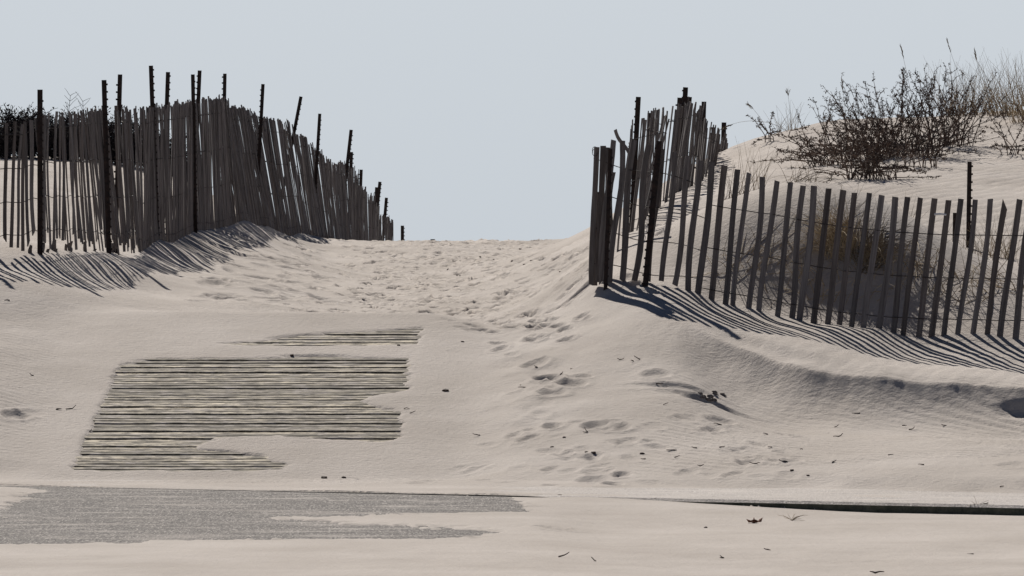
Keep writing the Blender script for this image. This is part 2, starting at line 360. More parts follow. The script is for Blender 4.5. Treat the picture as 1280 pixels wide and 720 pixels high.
# ------------------------------------------------------------------ object helpers
def tag(o, label=None, cat=None, group=None, kind=None):
    if label: o['label'] = label
    if cat: o['category'] = cat
    if group: o['group'] = group
    if kind: o['kind'] = kind
    return o
def mesh_obj(name, verts, faces, m, parent=None, smooth=False, M=None):
    me = bpy.data.meshes.new(name); me.from_pydata([tuple(v) for v in verts], [], faces); me.update()
    me.materials.append(m)
    if smooth: me.polygons.foreach_set('use_smooth', [True]*len(me.polygons))
    return link(name, me, parent, M)
def link(name, me, parent=None, M=None):
    o = bpy.data.objects.new(name, me); col.objects.link(o)
    if parent: o.parent = parent
    if M is not None: o.matrix_basis = M
    return o
def empty(name, loc):
    o = bpy.data.objects.new(name, None); o.empty_display_size = .1; col.objects.link(o); o.location = loc; return o
class MB:
    def __init__(s): s.v = []; s.f = []
    def add(s, V, Fc):
        n = len(s.v); s.v += [tuple(p) for p in V]; s.f += [tuple(i+n for i in f) for f in Fc]
    def box(s, c, d):
        x, y, z = c; a, b, h = d[0]/2, d[1]/2, d[2]/2
        s.add([(x+i*a, y+j*b, z+k*h) for k in (-1,1) for j in (-1,1) for i in (-1,1)],
              [(0,2,3,1),(4,5,7,6),(0,1,5,4),(2,6,7,3),(0,4,6,2),(1,3,7,5)])
    def tube(s, pts, r0, r1=None, n=3):
        if r1 is None: r1 = r0
        pts = [Vector(p) for p in pts]; V = []; k = len(pts)
        for i, p in enumerate(pts):
            t = (pts[min(i+1, k-1)]-pts[max(i-1, 0)]); t = t.normalized() if t.length > 1e-9 else Vector((0,0,1))
            a = t.cross(Vector((0,1,.13))); a = a.normalized() if a.length > 1e-4 else Vector((1,0,0)); b = t.cross(a)
            r = r0+(r1-r0)*i/max(1, k-1)
            for j in range(n):
                th = 2*math.pi*j/n; V.append(p+a*(r*math.cos(th))+b*(r*math.sin(th)))
        Fc = [(i*n+j, i*n+(j+1)%n, (i+1)*n+(j+1)%n, (i+1)*n+j) for i in range(k-1) for j in range(n)]
        Fc += [tuple(range(n))[::-1], tuple((k-1)*n+j for j in range(n))]
        s.add(V, Fc)
    def leaf(s, p, d, L, w):
        p = Vector(p); d = Vector(d).normalized(); a = d.cross(Vector((random.uniform(-1,1), random.uniform(-1,1), random.uniform(-1,1))))
        a = a.normalized() if a.length > 1e-4 else Vector((1,0,0)); n = d.cross(a)*(.25*L)
        s.add([p, p+d*L*.5+a*w, p+d*L+n, p+d*L*.5-a*w], [(0,1,2,3)])
    def build(s, name, m, parent=None, smooth=False, M=None): return mesh_obj(name, s.v, s.f, m, parent, smooth, M)

# ------------------------------------------------------------------ setting
ny, nx = Z.shape
me = bpy.data.meshes.new('sand')
co = np.stack([X.ravel(), Y.ravel(), Z.ravel()], 1)
idx = np.arange(nx*ny).reshape(ny, nx)
q = np.stack([idx[:-1,:-1], idx[:-1,1:], idx[1:,1:], idx[1:,:-1]], -1).reshape(-1, 4)
me.vertices.add(len(co)); me.vertices.foreach_set('co', co.ravel().astype(np.float32))
me.loops.add(q.size); me.loops.foreach_set('vertex_index', q.ravel().astype(np.int32))
me.polygons.add(len(q)); me.polygons.foreach_set('loop_start', np.arange(0, q.size, 4, dtype=np.int32))
me.polygons.foreach_set('use_smooth', np.ones(len(q), bool)); me.update(calc_edges=True); me.validate()
me.materials.append(m_sand); tag(link('sand', me), kind='structure')

# street apron, a rising sheet flush with the kerb
V = []; Fc = []
xs = np.linspace(-40, 40, 121); ts = np.linspace(0, 1, 25)
for i, x in enumerate(xs):
    for t in ts:
        ye = kerbD(x)-.004; y = 24+(ye-24)*t if ye > 24 else ye-1+t
        z = .035*float(sstep(30, 37.3, y))
        V.append((x, y, z+.010*float(sstep(30, 37.3, y))*float(sstep(.4, .0, x))+.0035-.06*float(sstep(.2, .5, x))))
for i in range(len(xs)-1):
    for j in range(len(ts)-1): a = i*len(ts)+j; Fc.append((a, a+len(ts), a+len(ts)+1, a+1))
tag(mesh_obj('asphalt_road', V, Fc, m_asph, smooth=True), kind='structure')
# pavement slab with its kerb edge
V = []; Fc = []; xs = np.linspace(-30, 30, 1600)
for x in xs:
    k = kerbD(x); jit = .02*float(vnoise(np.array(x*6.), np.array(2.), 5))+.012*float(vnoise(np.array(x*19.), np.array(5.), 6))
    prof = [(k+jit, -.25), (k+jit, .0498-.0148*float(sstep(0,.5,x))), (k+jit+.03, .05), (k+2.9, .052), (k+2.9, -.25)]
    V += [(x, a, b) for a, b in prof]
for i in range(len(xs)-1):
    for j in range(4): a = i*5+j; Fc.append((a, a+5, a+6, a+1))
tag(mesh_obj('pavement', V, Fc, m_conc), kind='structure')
S = 6000
tag(mesh_obj('sea', [(-S,135,-3),(S,135,-3),(S,S,-3),(-S,S,-3)], [(0,1,2,3)], m_sea), kind='structure')

# ------------------------------------------------------------------ boardwalk
bwr = empty('boardwalk', (-1.64, 38.4, bw_plane(38.4)))
tag(bwr, 'weathered wooden boardwalk half buried in the sand of the beach path', 'boardwalk')
D = 38.42; r = random.Random(11); k = 0
while D < 44.0:
    w = r.uniform(.070, .084); cy = D+w/2; t = (cy-38.5)/5.2
    xl = -2.655+.075*t+r.uniform(-.018,.018); xr = -.70+.10*t+r.uniform(-.02,.02)
    if r.random() < .15: xr -= r.uniform(0, .04)
    seg = 10; V = []; Fc = []; ph = r.uniform(0, 9); rise = r.uniform(-.006,.003)
    for i in range(seg+1):
        x = xl+(xr-xl)*i/seg; wob = .002*math.sin(i*1.3+ph)
        for (dy, dz) in ((-w/2+.004, -.035), (-w/2+.004, -.004), (-w/2+.009, 0), (w/2-.009, .0), (w/2-.004, -.004), (w/2-.004, -.035)):
            V.append((x-xl, dy+wob, dz+rise+BWS*dy+.0015*math.sin(i*2.1+ph*2)))
    for i in range(seg):
        for j in range(6): a = i*6+j; b2 = i*6+(j+1)%6; Fc.append((a, b2, b2+6, a+6))
    Fc += [tuple(range(6)), tuple(seg*6+j for j in range(6))[::-1]]
    loc = Vector((xl, cy+.012*(xl+1.6), bw_plane(cy)))-bwr.location
    mesh_obj('plank', V, Fc, m_plank, bwr, M=Matrix.Translation(loc)@Matrix.Rotation(r.uniform(-.003,.006), 4, 'Z'))
    D += w+r.choice([.002,.003,.004,.006,.009])+(.03 if k in (46,) else 0); k += 1
for x in (-2.5, -1.65, -.85):
    mb = MB(); V = []
    for y in (38.5, 43.9):
        for dx in (-.03, .03):
            for dz in (-.13, -.04): V.append((x+dx-bwr.location.x, y-bwr.location.y, bw_plane(y)+dz-bwr.location.z))
    mb.add(V, [(0,1,3,2),(4,6,7,5),(0,4,5,1),(2,3,7,6),(1,5,7,3),(0,2,6,4)]); mb.build('joist', m_plank, bwr)

# ------------------------------------------------------------------ fences
SL = 1.22
def slat_mesh(kind, seed):
    r = random.Random(seed); V = []; n = 9; w0 = r.uniform(.037,.044)/2; th = .0045
    b1, b2 = r.gauss(0,.010), r.gauss(0,.007); tw = r.gauss(0,.10)
    for i in range(n+1):
        t = i/n; z = SL*t; ox = b1*math.sin(math.pi*t)+b2*math.sin(2*math.pi*t); oy = b2*math.sin(math.pi*t)
        w = w0*(1+r.gauss(0,.03))*(1-.1*abs(t-.5)); a = tw*(t-.3); c, s = math.cos(a), math.sin(a)
        e1 = e2 = 0
        if i == n: e1, e2 = r.uniform(-.006,.006), r.uniform(-.006,.006)
        if kind == 'broken' and i == n: e1, e2 = (.0, -.07)
        if kind == 'pointed' and i == n: w *= .15
        if i == 0 and r.random() < .6: e1, e2 = r.uniform(-.02,.05), r.uniform(-.02,.05)
        for (sx, sy, e) in ((-1,-1,e1),(1,-1,e2),(1,1,e2),(-1,1,e1)):
            x, y = sx*w, sy*th; V.append((ox+x*c-y*s, oy+x*s+y*c, z+e))
    Fc = [(i*4+j, i*4+(j+1)%4, i*4+4+(j+1)%4, i*4+4+j) for i in range(n) for j in range(4)]+[(3,2,1,0),(n*4,n*4+1,n*4+2,n*4+3)]
    return V, Fc
VAR = []
for s in range(22):
    kind = 'broken' if s in (3, 9) else 'pointed' if s == 5 else 'plain'
    V, Fc = slat_mesh(kind, 100+s); me = bpy.data.meshes.new('slat'); me.from_pydata(V, [], Fc); me.update()
    me.materials.append(m_slat if s % 3 else m_slat2); VAR.append((me, np.array(V), Fc))
def lerpc(tab, x, k=1):
    xs = [t[0] for t in tab]; return float(np.interp(x, xs, [t[k] for t in tab]))
def post_mesh(L, side):
    mb = MB(); mb.box((0,0,L/2), (.036,.006,L)); mb.box((0,.017,L/2), (.006,.028,L))
    z = .08
    while z < L-.03:
        mb.box((side*.018, -.006, z), (.016, .012, .014)); z += .058
    return mb
def make_post(parent, px, D, pytop, lean, width=1.0, side=1, deep=.35, name='post', dx=0):
    x, y, zt = at(px, pytop, D); x += dx
    # top given; foot lies along the lean
    g = ground(x, y); h = zt-g; L = h/math.cos(lean)+deep
    foot = Vector((x-math.tan(lean)*(h+deep), y, zt-(h+deep)))
    M = Matrix.Translation(foot-(parent.location if parent else Vector()))@Matrix.Rotation(lean, 4, 'Y')@Matrix.Rotation(random.uniform(-.5,.5), 4, 'Z')@Matrix.Diagonal((width,width,1,1))
    return post_mesh(L, side).build(name, m_post, parent, M=M)

def make_fence(name, label, line, tops, leans, pitch, posts, nparts=95, L=1.0, jit=1.0, skip=0.0, rows=(.1,.36,.63,.9), side_dx=lambda px: 0, wx=1.0, extra=(), seed=1, group=None, wfrac=0):
    """line: (px, D); slats set along it, their tops on the row 'tops' gives, leaning in the picture's plane as in 'leans'"""
    r = random.Random(seed)
    p0 = at(line[0][0], 330, line[0][1]); root = empty(name, (p0[0], p0[1], ground(p0[0], p0[1])))
    tag(root, label, 'fence', group)
    pts = []
    for i in range(len(line)-1):
        n = 30
        for j in range(n):
            t = j/n; px = line[i][0]+(line[i+1][0]-line[i][0])*t
            pts.append((px, lerpc(line, px) if line[-1][0] > line[0][0] else line[i][1]+(line[i+1][1]-line[i][1])*t))
    W2 = [((px-640)/F*D, D, px) for px, D in pts]
    s = 0; nxt = 0; pl = []
    for a, b2 in zip(W2[:-1], W2[1:]):
        d = math.hypot(b2[0]-a[0], b2[1]-a[1])
        while nxt <= s+d:
            t = (nxt-s)/d; x, y, px = (a[k]+(b2[k]-a[k])*t for k in range(3))
            hd = math.atan2(b2[1]-a[1], b2[0]-a[0])
            pl.append((x, y, px, hd)); nxt += (lerpc(pitch, px) if isinstance(pitch, list) else pitch)*r.uniform(1-.22*jit, 1+.22*jit)
        s += d
    wires = [[] for _ in rows]; inst = []; dl = 0; wl = []
    for (x, y, px, hd) in pl:
        dl = dl*.8+r.gauss(0, .018*jit)
        lean = math.radians(lerpc(leans, px))+dl+r.gauss(0, .010*jit)
        zt = CH+(HOR-lerpc(tops, px))/F*y+r.gauss(0, .018*jit)
        sk = r.random() < skip
        L_ = L(x, y, px, zt, r) if callable(L) else L
        L_ *= r.uniform(.985,1.015); zb = zt-SL*L_*math.cos(lean)
        x2 = x+math.tan(lean)*(zt-ground(x, y)-.5)*0
        vi = r.randrange(len(VAR)) if r.random() < (.9 if jit > .5 else .12) else r.choice([0,1,2,4,6,7,8,10,11,12,13,14,15,16,17,18,19,20,21])
        lz = L_
        foot = Vector((x, y, zb))
        sgn = r.choice([-1,1])
        M = Matrix.Translation(foot)@Matrix.Rotation(lean, 4, 'Y')@Matrix.Rotation(r.gauss(0,.03*jit), 4, 'X')@Matrix.Rotation(hd+r.gauss(0,.16), 4, 'Z')@Matrix.Diagonal((wx,1,lz,1))
        if not sk: inst.append((y, vi, M))
        for k, fr in enumerate(rows):
            p = M@Vector((0, (-.009 if len(wires[k])%2 else .009), SL*fr)); wires[k].append(p-root.location)
        wl.append(0)
    for (px, D, pyt, pyb, vi, tw) in extra:
        a = Vector(at(px[0], pyt, D)); b2 = Vector(at(px[1], pyb, D)); d = a-b2; lean = math.atan2(d.x, d.z)
        M = Matrix.Translation(b2)@Matrix.Rotation(lean, 4, 'Y')@Matrix.Rotation(tw, 4, 'Z')@Matrix.Diagonal((.6 if d.length < .3 else 1,1,d.length/SL,1))
        inst.append((D-.5 if True else D, vi, M))
    inst.sort(key=lambda t: t[0])
    T = Matrix.Translation(-root.location)
    for y, vi, M in inst[:nparts]: link('slat', VAR[vi][0], root, T@M)
    if inst[nparts:]:
        mb = MB()
        for y, vi, M in inst[nparts:]:
            Mt = np.array(T@M); V = VAR[vi][1]@Mt[:3,:3].T+Mt[:3,3]; mb.add(V, VAR[vi][2])
        tag(mb.build('slat', m_slat, root), kind='stuff')
    for w in wires:
        zz = [p.z for p in w]; n = len(w)
        for i, p in enumerate(w):
            a, b2 = max(0, i-5), min(n, i+6); p.z = sum(zz[a:b2])/(b2-a)+.25*(zz[i]-sum(zz[a:b2])/(b2-a))
        mb = MB(); mb.tube(w, .003, n=4); mb.build('wire', m_wire, root)
    for (px, pyt, ln, wd, off) in posts:
        D = (lerpc(line, px))+off
        make_post(root, px, D, pyt, math.radians(ln), wd, r.choice([-1,1]), dx=side_dx(px))
    return root

# left fence, running away over the crest
LINE_L = [(-90,45.6),(0,46.3),(50,46.9),(100,48.2),(130,49.6),(160,51.2),(200,54),(241,57.8),(290,62.5),(336,67.5),(381,73),(405,76.5),(436,82),(457,86.5),(475,91),(490,95)]
TOPS_L = [(-90,152),(0,154),(30,156),(50,147),(60,143),(100,141),(130,138),(160,137),(200,134),(240,128),(285,124),(296,124),(306,134),(335,136),(352,148),(382,153),(389,169),(404,172),(412,190),(430,206),(440,203),(451,232),(464,243),(470,253),(477,268),(490,277)]
LEAN_L = [(-90,-3),(0,-4),(60,-2),(130,-3),(200,-3),(270,-3),(300,-8),(340,-11),(400,-9),(430,-7),(445,-1),(470,-3),(490,0)]
POSTS_L = [(-40,118,0,1.1,.03),(50,112,0,1.1,-.04),(130,100,-1.6,1.05,-.04),(161,93,1.5,1.05,.03),(199,82,-2,1.0,.035),(220,90,2,1,.03),(241,93,-1,1,.03),(259,88,2.5,1,.03),(290,92,1,1,.035),
           (337,105,3,1,.035),(384,120,11,1.1,.03),(407,142,3.5,1.1,.03),(439,162,6.5,1.2,.035),(446,190,2,1.2,.03),(458,212,2,1.2,.03),(481,227,6,1.3,.035),(477,234,3,1.3,.03),(489,247,5,1.3,.03)]
rs = random.Random(21); stubs = []
for i in range(20):                                                    # broken-off feet of slats standing in the sand
    px = rs.uniform(30, 150); D = lerpc(LINE_L, px)+rs.uniform(-.05,.1); x = (px-640)/F*D; g = ground(x, D); py = HOR-(g-CH)*F/D
    stubs.append(((px+rs.uniform(-1,1), px), D, py-rs.uniform(3,17), py+8, rs.choice([0,3,7]), rs.uniform(-1,1)))
def lenL(x, y, px, zt, r):
    full = min(1.36, zt-ground(x, y)+.06)/SL
    if px < 175: return full-max(0, r.gauss(.06, .05))/SL-.045
    return full
fence_l = make_fence('slat_fence', 'long weathered slat fence on the left climbing the dune and dropping behind the path crest', LINE_L, TOPS_L, LEAN_L, [(120,.095),(180,.06),(350,.055),(500,.07)], POSTS_L,
    nparts=98, L=lenL, wx=.85, jit=.85, seed=5, group='slat fences along the beach path', extra=stubs, side_dx=lambda px: (.0 if px in (50,130,241,439) else -.07))
for o in fence_l.children:      # slats further away are whole
    pass

# right front fence
LINE_R = [(867,43.7),(950,43.5),(1000,43.35),(1100,43.1),(1200,42.9),(1275,42.8),(1500,42.3)]
TOPS_R = [(742,178),(775,174),(800,182),(822,190),(850,196),(872,205),(905,213),(950,226),(1000,235),(1050,241),(1100,246),(1150,249),(1275,249),(1500,252)]
LEAN_R = [(742,4),(800,5.5),(872,6),(950,6.5),(1100,7),(1275,7.5),(1500,8)]
EX_R = [((xt,xb),D,yt,yb+7,v,tw) for xt,xb,D,yt,yb,v,tw in ((746,739,43.95,184,352,2,.3),(754,747,43.9,182,351,6,.2),(759,753,44.05,184,345,4,.5),(767,752,43.9,175,348,7,.3),(766,757,44.1,215,330,1,.2),
    (778,762,43.9,176,345,8,.15),(793,778,43.9,175,345,10,.1),(811,793,43.85,181,344,11,.2),(828,810,43.85,186,345,12,.1),(843,826,43.8,190,350,13,.15),(860,843,43.75,195,355,14,.1),(876,860,43.72,200,361,16,.1),(745,743,44.0,240,350,15,.6))]
fence_r = make_fence('slat_fence', 'nearer slat fence crossing the right side, each slat throwing a shadow stripe', LINE_R, TOPS_R, LEAN_R, .0955, [(824,176,5.5,1.05,.03),(763,186,2,.75,.12)],
    nparts=98, L=1.0, jit=.26, seed=9, group='slat fences along the beach path', rows=(.12,.33,.56,.80), extra=EX_R)
for ya, yb in ((200,231),(243,272),(287,314),(330,352)):
    mb = MB(); pts = []
    for i in range(25):
        t = i/24; pts.append(Vector(at(742+t*(884-742), ya+(yb-ya)*t+2.5*math.sin(t*9+ya), 44.0-.3*t+(.012 if i % 2 else -.012)))-fence_r.location)
    mb.tube(pts, .003, n=4); mb.build('wire', m_wire, fence_r)
mb = MB(); p = Vector(at(1168,268,42.9)); q2 = Vector(at(1183,268.5,42.9))
mb.tube([p, (p+q2)/2+Vector((0,0,.004)), q2], .007, .006, 4); mb.build('plastic_tie', m_tag, fence_r, M=Matrix.Translation(-fence_r.location))
mb = MB(); pts = []
for i in range(26):
    a = i/25*2*math.pi*1.6; pts.append(Vector(at(744, 192, 43.95))+Vector((.02*math.cos(a), .015*math.sin(a), .028*math.sin(a)+.001*i)))
mb.tube(pts, .002, n=4); mb.build('wire', m_wire, fence_r, M=Matrix.Translation(-fence_r.location))

# right fence running away up the dune
LINE_B = [(768,45.8),(793,48),(808,49.5),(830,51.5),(849,53.2),(864,55),(878,57.5),(892,61)]
TOPS_B = [(760,180),(775,160),(785,150),(805,138),(825,134),(848,126),(854,128),(862,148),(868,158),(880,168),(892,180)]
LEAN_B = [(760,5),(790,5),(820,3),(850,5),(870,8),(892,5)]
POSTS_B = [(798,121,3,1.1,-.05),(813,141,3,1.3,.0),(857,109,3,1.2,-.05),(862,121,4,1.1,.05),(850,122,3,1.2,0),(880,127,2,1.2,-.05),(875,138,2,1.1,.05)]
EX_B = [((769,789),47.0,162,200,1,.2)]
make_fence('slat_fence', 'ragged slat fence running away up the right dune from the corner bundle', LINE_B, TOPS_B, LEAN_B, [(768,.2),(800,.17),(835,.12),(860,.10)], POSTS_B,
    nparts=98, L=.95, jit=1.3, skip=.1, seed=13, group='slat fences along the beach path', extra=EX_B)

# free-standing posts
def lone(px, pyt, D, lean, label, w=1.0, group=None, deep=.3):
    x, y, z = at(px, pyt, D); e = make_post(None, px, D, pyt, math.radians(lean), w, 1, deep, name='steel_post'); tag(e, label, 'post', group); return e
lone(1212, 202, 46.6, 1, 'thin dark steel post standing alone in the sand behind the right fence', .9)
lone(1194, 266, 46.0, 1, 'short dark stub of a post behind the right fence', .9)
lone(892, 159, 62, 1, 'dark studded post against the sky at the shoulder of the dune, left of its twin', 1.2)
lone(896, 178, 62.5, 1, 'shortest dark post against the sky at the shoulder of the dune', 1.1)
lone(905, 153, 63.5, 2, 'rightmost dark studded post against the sky at the shoulder of the dune', 1.3)
lone(503, 282, 98, 0, 'small dark post poking up over the path crest beyond the left fence', 1.4)
lone(541, 299, 96, 0, 'tiny dark post tip just showing over the middle of the path crest', 2.0)

# ------------------------------------------------------------------ plants
def stem_path(p, d, L, sag, wob, n=9, r=random, floor=None):
    p = Vector(p); d = Vector(d).normalized(); pts = [p.copy()]
    for i in range(n):
        d = (d+Vector((r.gauss(0,wob), r.gauss(0,wob), r.gauss(0,wob)-sag))).normalized(); p = p+d*(L/n)
        if floor is not None:
            g = ground(p.x, p.y)+floor
            if p.z < g: p.z = g; d.z = abs(d.z)*.4
        pts.append(p.copy())
    return pts
def seed_shrub(px, py, D, n, hmax, spread, bias, label, name='shrub', seed=1, leafy=1.0, group=None, root_r=.15, lo=.12, hi=1.0, leaf=.015):
    r = random.Random(seed); random.seed(seed)
    x0 = (px-640)/F*D; root = empty(name, (x0, D, ground(x0, D))); tag(root, label, 'shrub', group)
    st = MB(); lf = MB(); O = root.location
    for i in range(n):
        a = r.uniform(0, 2*math.pi); rr = root_r*math.sqrt(r.random()); bx, by = x0+rr*math.cos(a)*1.4, D+rr*math.sin(a)
        inc = abs(r.gauss(0, spread)); az = r.uniform(0, 2*math.pi)
        d = Vector((math.sin(inc)*math.cos(az)+bias[0]*r.random(), math.sin(inc)*math.sin(az)*.8+bias[1]*r.random(), math.cos(inc)+bias[2]))
        L = hmax*r.uniform(.45, 1.0)*(1-.15*inc)
        pts = stem_path((bx, by, ground(bx, by)-.01), d, L, r.uniform(.0,.085), .08, 10, r, r.uniform(.015,.09))
        st.tube([p-O for p in pts], .0052, .0022)
        for k in range(4, 11):
            if r.random() < .45+.04*k:
                for _ in range(r.choice([1,1,2])):
                    q0 = pts[k]; dd = (pts[k]-pts[k-1]).normalized()+Vector((r.gauss(0,.6), r.gauss(0,.6), r.gauss(.1,.4)))
                    tp = stem_path(q0, dd, r.uniform(.03,.12)*hmax, .03, .16, 4, r, .015)
                    st.tube([p-O for p in tp], .0026, .0014)
                    for m in range(1, 5):
                        for _ in range(int(2*leafy*r.uniform(.5,1.5)+.3)):
                            ld = Vector((r.gauss(0,1), r.gauss(0,1), r.gauss(-.2,.8)))
                            if ld.length > .01: lf.leaf(tp[m]-O+Vector((r.gauss(0,.004),0,r.gauss(0,.004))), ld, r.uniform(.6,1.4)*leaf, r.uniform(.18,.34)*leaf)
            if leafy > .3 and r.random() < .8*leafy:
                for _ in range(3):
                    lf.leaf(pts[k]-O, Vector((r.gauss(0,1), r.gauss(0,1), r.gauss(0,.8)))+Vector((.01,0,0)), r.uniform(.8,1.6)*leaf, r.uniform(.3,.5)*leaf)
    st.build('stems', m_stem if leafy > .3 or True else m_twigd, root)
    if lf.v: lf.build('leaves', m_leaf, root)
    return root
seed_shrub(1135, 205, 54.5, 90, .82, .62, (.1,0,0), 'tallest dark dried shrub on top of the right dune', seed=31, root_r=.22)
seed_shrub(1085, 205, 54.2, 60, .76, .85, (-.35,0,0), 'dark shrub with arching stems left of the tallest one on the dune', seed=32, root_r=.2)
seed_shrub(1185, 190, 55.5, 42, .74, .32, (.12,0,.2), 'upright dark shrub right of the tallest one on the dune', seed=33, root_r=.16)
seed_shrub(1035, 212, 53.4, 34, .66, .9, (-.5,0,.05), 'low straggling dark shrub reaching left along the dune shoulder', seed=34, root_r=.12)
seed_shrub(1090, 232, 51.2, 55, .58, 1.1, (-.1,-.2,.0), 'low sprawling dark shrub on the dune face above the fence', seed=35, root_r=.16)
seed_shrub(1150, 216, 52.8, 18, .45, 1.1, (.25,-.1,-.1), 'short spreading shrub with bare twigs right of the sprawling one', seed=36, leafy=.5, root_r=.12)
seed_shrub(1288, 190, 54.6, 26, .5, .9, (-.15,-.2,-.1), 'low dark shrub at the right edge of the dune', seed=37, root_r=.2)
seed_shrub(975, 178, 57.5, 7, .36, .9, (-.3,0,0), 'sparse little dried weed at the left shoulder of the dune', name='weed', seed=38, root_r=.1)
# thicket on the crest of the left dune
def thicket(px, D, h, seed, label):
    r = random.Random(seed); x0 = (px-640)/F*D; root = empty('thicket_shrub', (x0, D, ground(x0, D))); O = root.location
    tag(root, label, 'shrub', 'bare dark shrubs behind the left fence'); st = MB()
    for i in range(34):
        bx, by = x0+r.uniform(-.22,.22), D+r.uniform(-.25,.25); inc = r.gauss(0,.38)
        pts = stem_path((bx, by, ground(bx, by)-.02), (math.sin(inc), r.gauss(0,.25), math.cos(inc)), h*.68*r.uniform(.6,1.15), -.01, .10, 7, r)
        st.tube([p-O for p in pts], .006, .003)
        for k in range(1, 8):
            for _ in range(4):
                tp = stem_path(pts[k], (r.gauss(0,.7), r.gauss(0,.7), .6), r.uniform(.06,.17), 0, .2, 3, r)
                st.tube([p-O for p in tp], .0035, .0022)
                for _ in range(2):
                    st.leaf(tp[r.randrange(1,4)]-O, (r.gauss(0,1), r.gauss(0,1), 1), .035, .008)
    st.build('stems', m_twigd, root)
TH = 'dark bare shrub in the thicket on the dune behind the left fence'
for i, (px, D, h) in enumerate([(-50,66,.62),(-15,66.4,.60),(14,65.8,.64),(45,66.3,.66),(72,65.9,.60),(100,66.5,.62),(130,67,.62),(160,67.5,.62),(190,68,.6),(222,69.5,.58)]):
    thicket(px, D, h, 60+i, TH)
def twigweed(px, D, L, seed, label, lean=0):
    r = random.Random(seed); x0 = (px-640)/F*D; z0 = ground(x0, D); mb = MB(); O = Vector((x0, D, z0))
    pts = stem_path((x0, D, z0), (lean, 0, 1), L, 0, .06, 12, r); mb.tube([p-O for p in pts], .007, .0025)
    for k in range(7, 13):
        for s in (-1, 1):
            tp = stem_path(pts[k], (s*r.uniform(.4,1), r.gauss(0,.3), .7), r.uniform(.06,.16), 0, .15, 4, r); mb.tube([p-O for p in tp], .003, .0016)
    o = mb.build('bare_sapling', m_twigd, M=Matrix.Translation(O)); tag(o, label, 'sapling')
twigweed(88, 66, .72, 71, 'thin bare sapling rising above the left thicket between two posts', -.03)
twigweed(100, 66.2, .62, 72, 'slighter bare sapling just right of the taller one above the thicket', .12)

def tuft(px, D, n, h, wind, label, seed, m=None, spread=.35, rr=.08, w=.0022, droop=.10, group=None, py=None):
    r = random.Random(seed); x0 = (px-640)/F*D
    if py is not None: x0, D, _ = hit(px, py, 43.2)
    O = Vector((x0, D, ground(x0, D))); mb = MB()
    for i in range(n):
        a = r.uniform(0, 6.283); q = rr*math.sqrt(r.random()); bx, by = x0+q*math.cos(a), D+q*math.sin(a)
        d = Vector((r.gauss(wind, spread), r.gauss(0, spread), 1)); pts = stem_path((bx, by, ground(bx, by)-.01), d, h*r.uniform(.45,1.1), droop*r.uniform(.2,1.3), .035, 7, r, .004)
        mb.tube([p-O for p in pts], w*r.uniform(.7,1.2), .0006)
    o = mb.build('grass_tuft', m or m_grass, M=Matrix.Translation(O)); tag(o, label, 'grass', group); return o
tuft(1205, 59.0, 110, .55, .05, 'dense straw-coloured grass tuft on the dune top right of the shrubs', 81, m_grass, .3, .2, w=.003)
tuft(1228, 59.4, 40, .45, .2, 'thin straw grass tuft between the two denser tufts on the dune top', 82, m_grassd, .35, .15)
tuft(1262, 58.4, 130, .62, -.1, 'tall pale grass tuft near the right edge on the dune top', 83, m_grass, .3, .22, w=.0034)
tuft(1290, 57.4, 110, .62, -.15, 'tall grass tuft at the very right edge on the dune top', 84, m_grass, .3, .2, w=.0034)
tuft(1180, 59.6, 30, .62, .0, 'few long grass stalks standing behind the upright shrub', 85, m_grassd, .2, .2)
tuft(985, 58.6, 36, .30, -.15, 'small pale grass tuft on the left shoulder of the dune', 86, m_grass, .45, .12)
tuft(1050, 44.02, 170, .46, -.2, 'windblown reddish grass clump drooping over the bank behind the right fence', 87, m_grass, .4, .12, w=.0034, droop=.2)
tuft(1085, 43.9, 150, .44, .35, 'bushy tawny grass clump behind the right fence, right of the drooping one', 88, m_grassd, .45, .12, w=.0034, droop=.24)
tuft(938, 45.6, 30, .42, .05, 'sparse upright grass behind the right fence near the corner', 89, m_grass, .22, .12)
tuft(912, 45.4, 24, .3, .1, 'thin short grass nearest the fence corner on the bank', 90, m_grassd, .35, .1)
tuft(1252, 46.0, 60, .34, 0, 'pale grass tuft behind the right fence near the right edge', 91, m_grass, .35, .1)
tuft(1225, 45.3, 40, .3, -.1, 'brown grass tuft behind the right fence below the lone post', 92, m_grassd, .5, .14)
tuft(1135, 46.8, 22, .3, .1, 'wisp of grass on the sand flat behind the right fence', 93, m_grass, .35, .08)
tuft(1005, 45.2, 34, .36, .35, 'thin grass straggling over the bank left of the drooping clump', 94, m_grassd, .5, .14, droop=.2)
tuft(1160, 43.75, 26, .42, -.2, 'low grass in the shade at the foot of the bank behind the right fence', 95, m_grass, .6, .22, w=.0034, droop=.26)
tuft(980, 43.95, 26, .42, .2, 'low grass in the shade of the bank behind the left part of the right fence', 96, m_grass, .6, .25, w=.0034, droop=.26)
tuft(1262, 43.9, 26, .42, -.2, 'low dark grass behind the last slats at the right edge', 97, m_grass, .6, .2, w=.0034, droop=.26)
tuft(925, 44.05, 26, .42, .25, 'dead grass hanging over the shaded bank just right of the fence corner', 98, m_grass, .6, .2, w=.0034, droop=.26)
tuft(1120, 43.7, 26, .42, -.1, 'dead grass in the shaded bank below the bushy tawny clump', 99, m_grass, .6, .22, w=.0034, droop=.26)
tuft(1205, 43.55, 26, .42, .1, 'dead grass at the foot of the bank below the lone post', 100, m_grass, .6, .22, w=.0034, droop=.26)
tuft(1030, 43.75, 26, .42, .1, 'dead grass in the deep shade below the drooping clump', 101, m_grass, .6, .22, w=.0034, droop=.26)
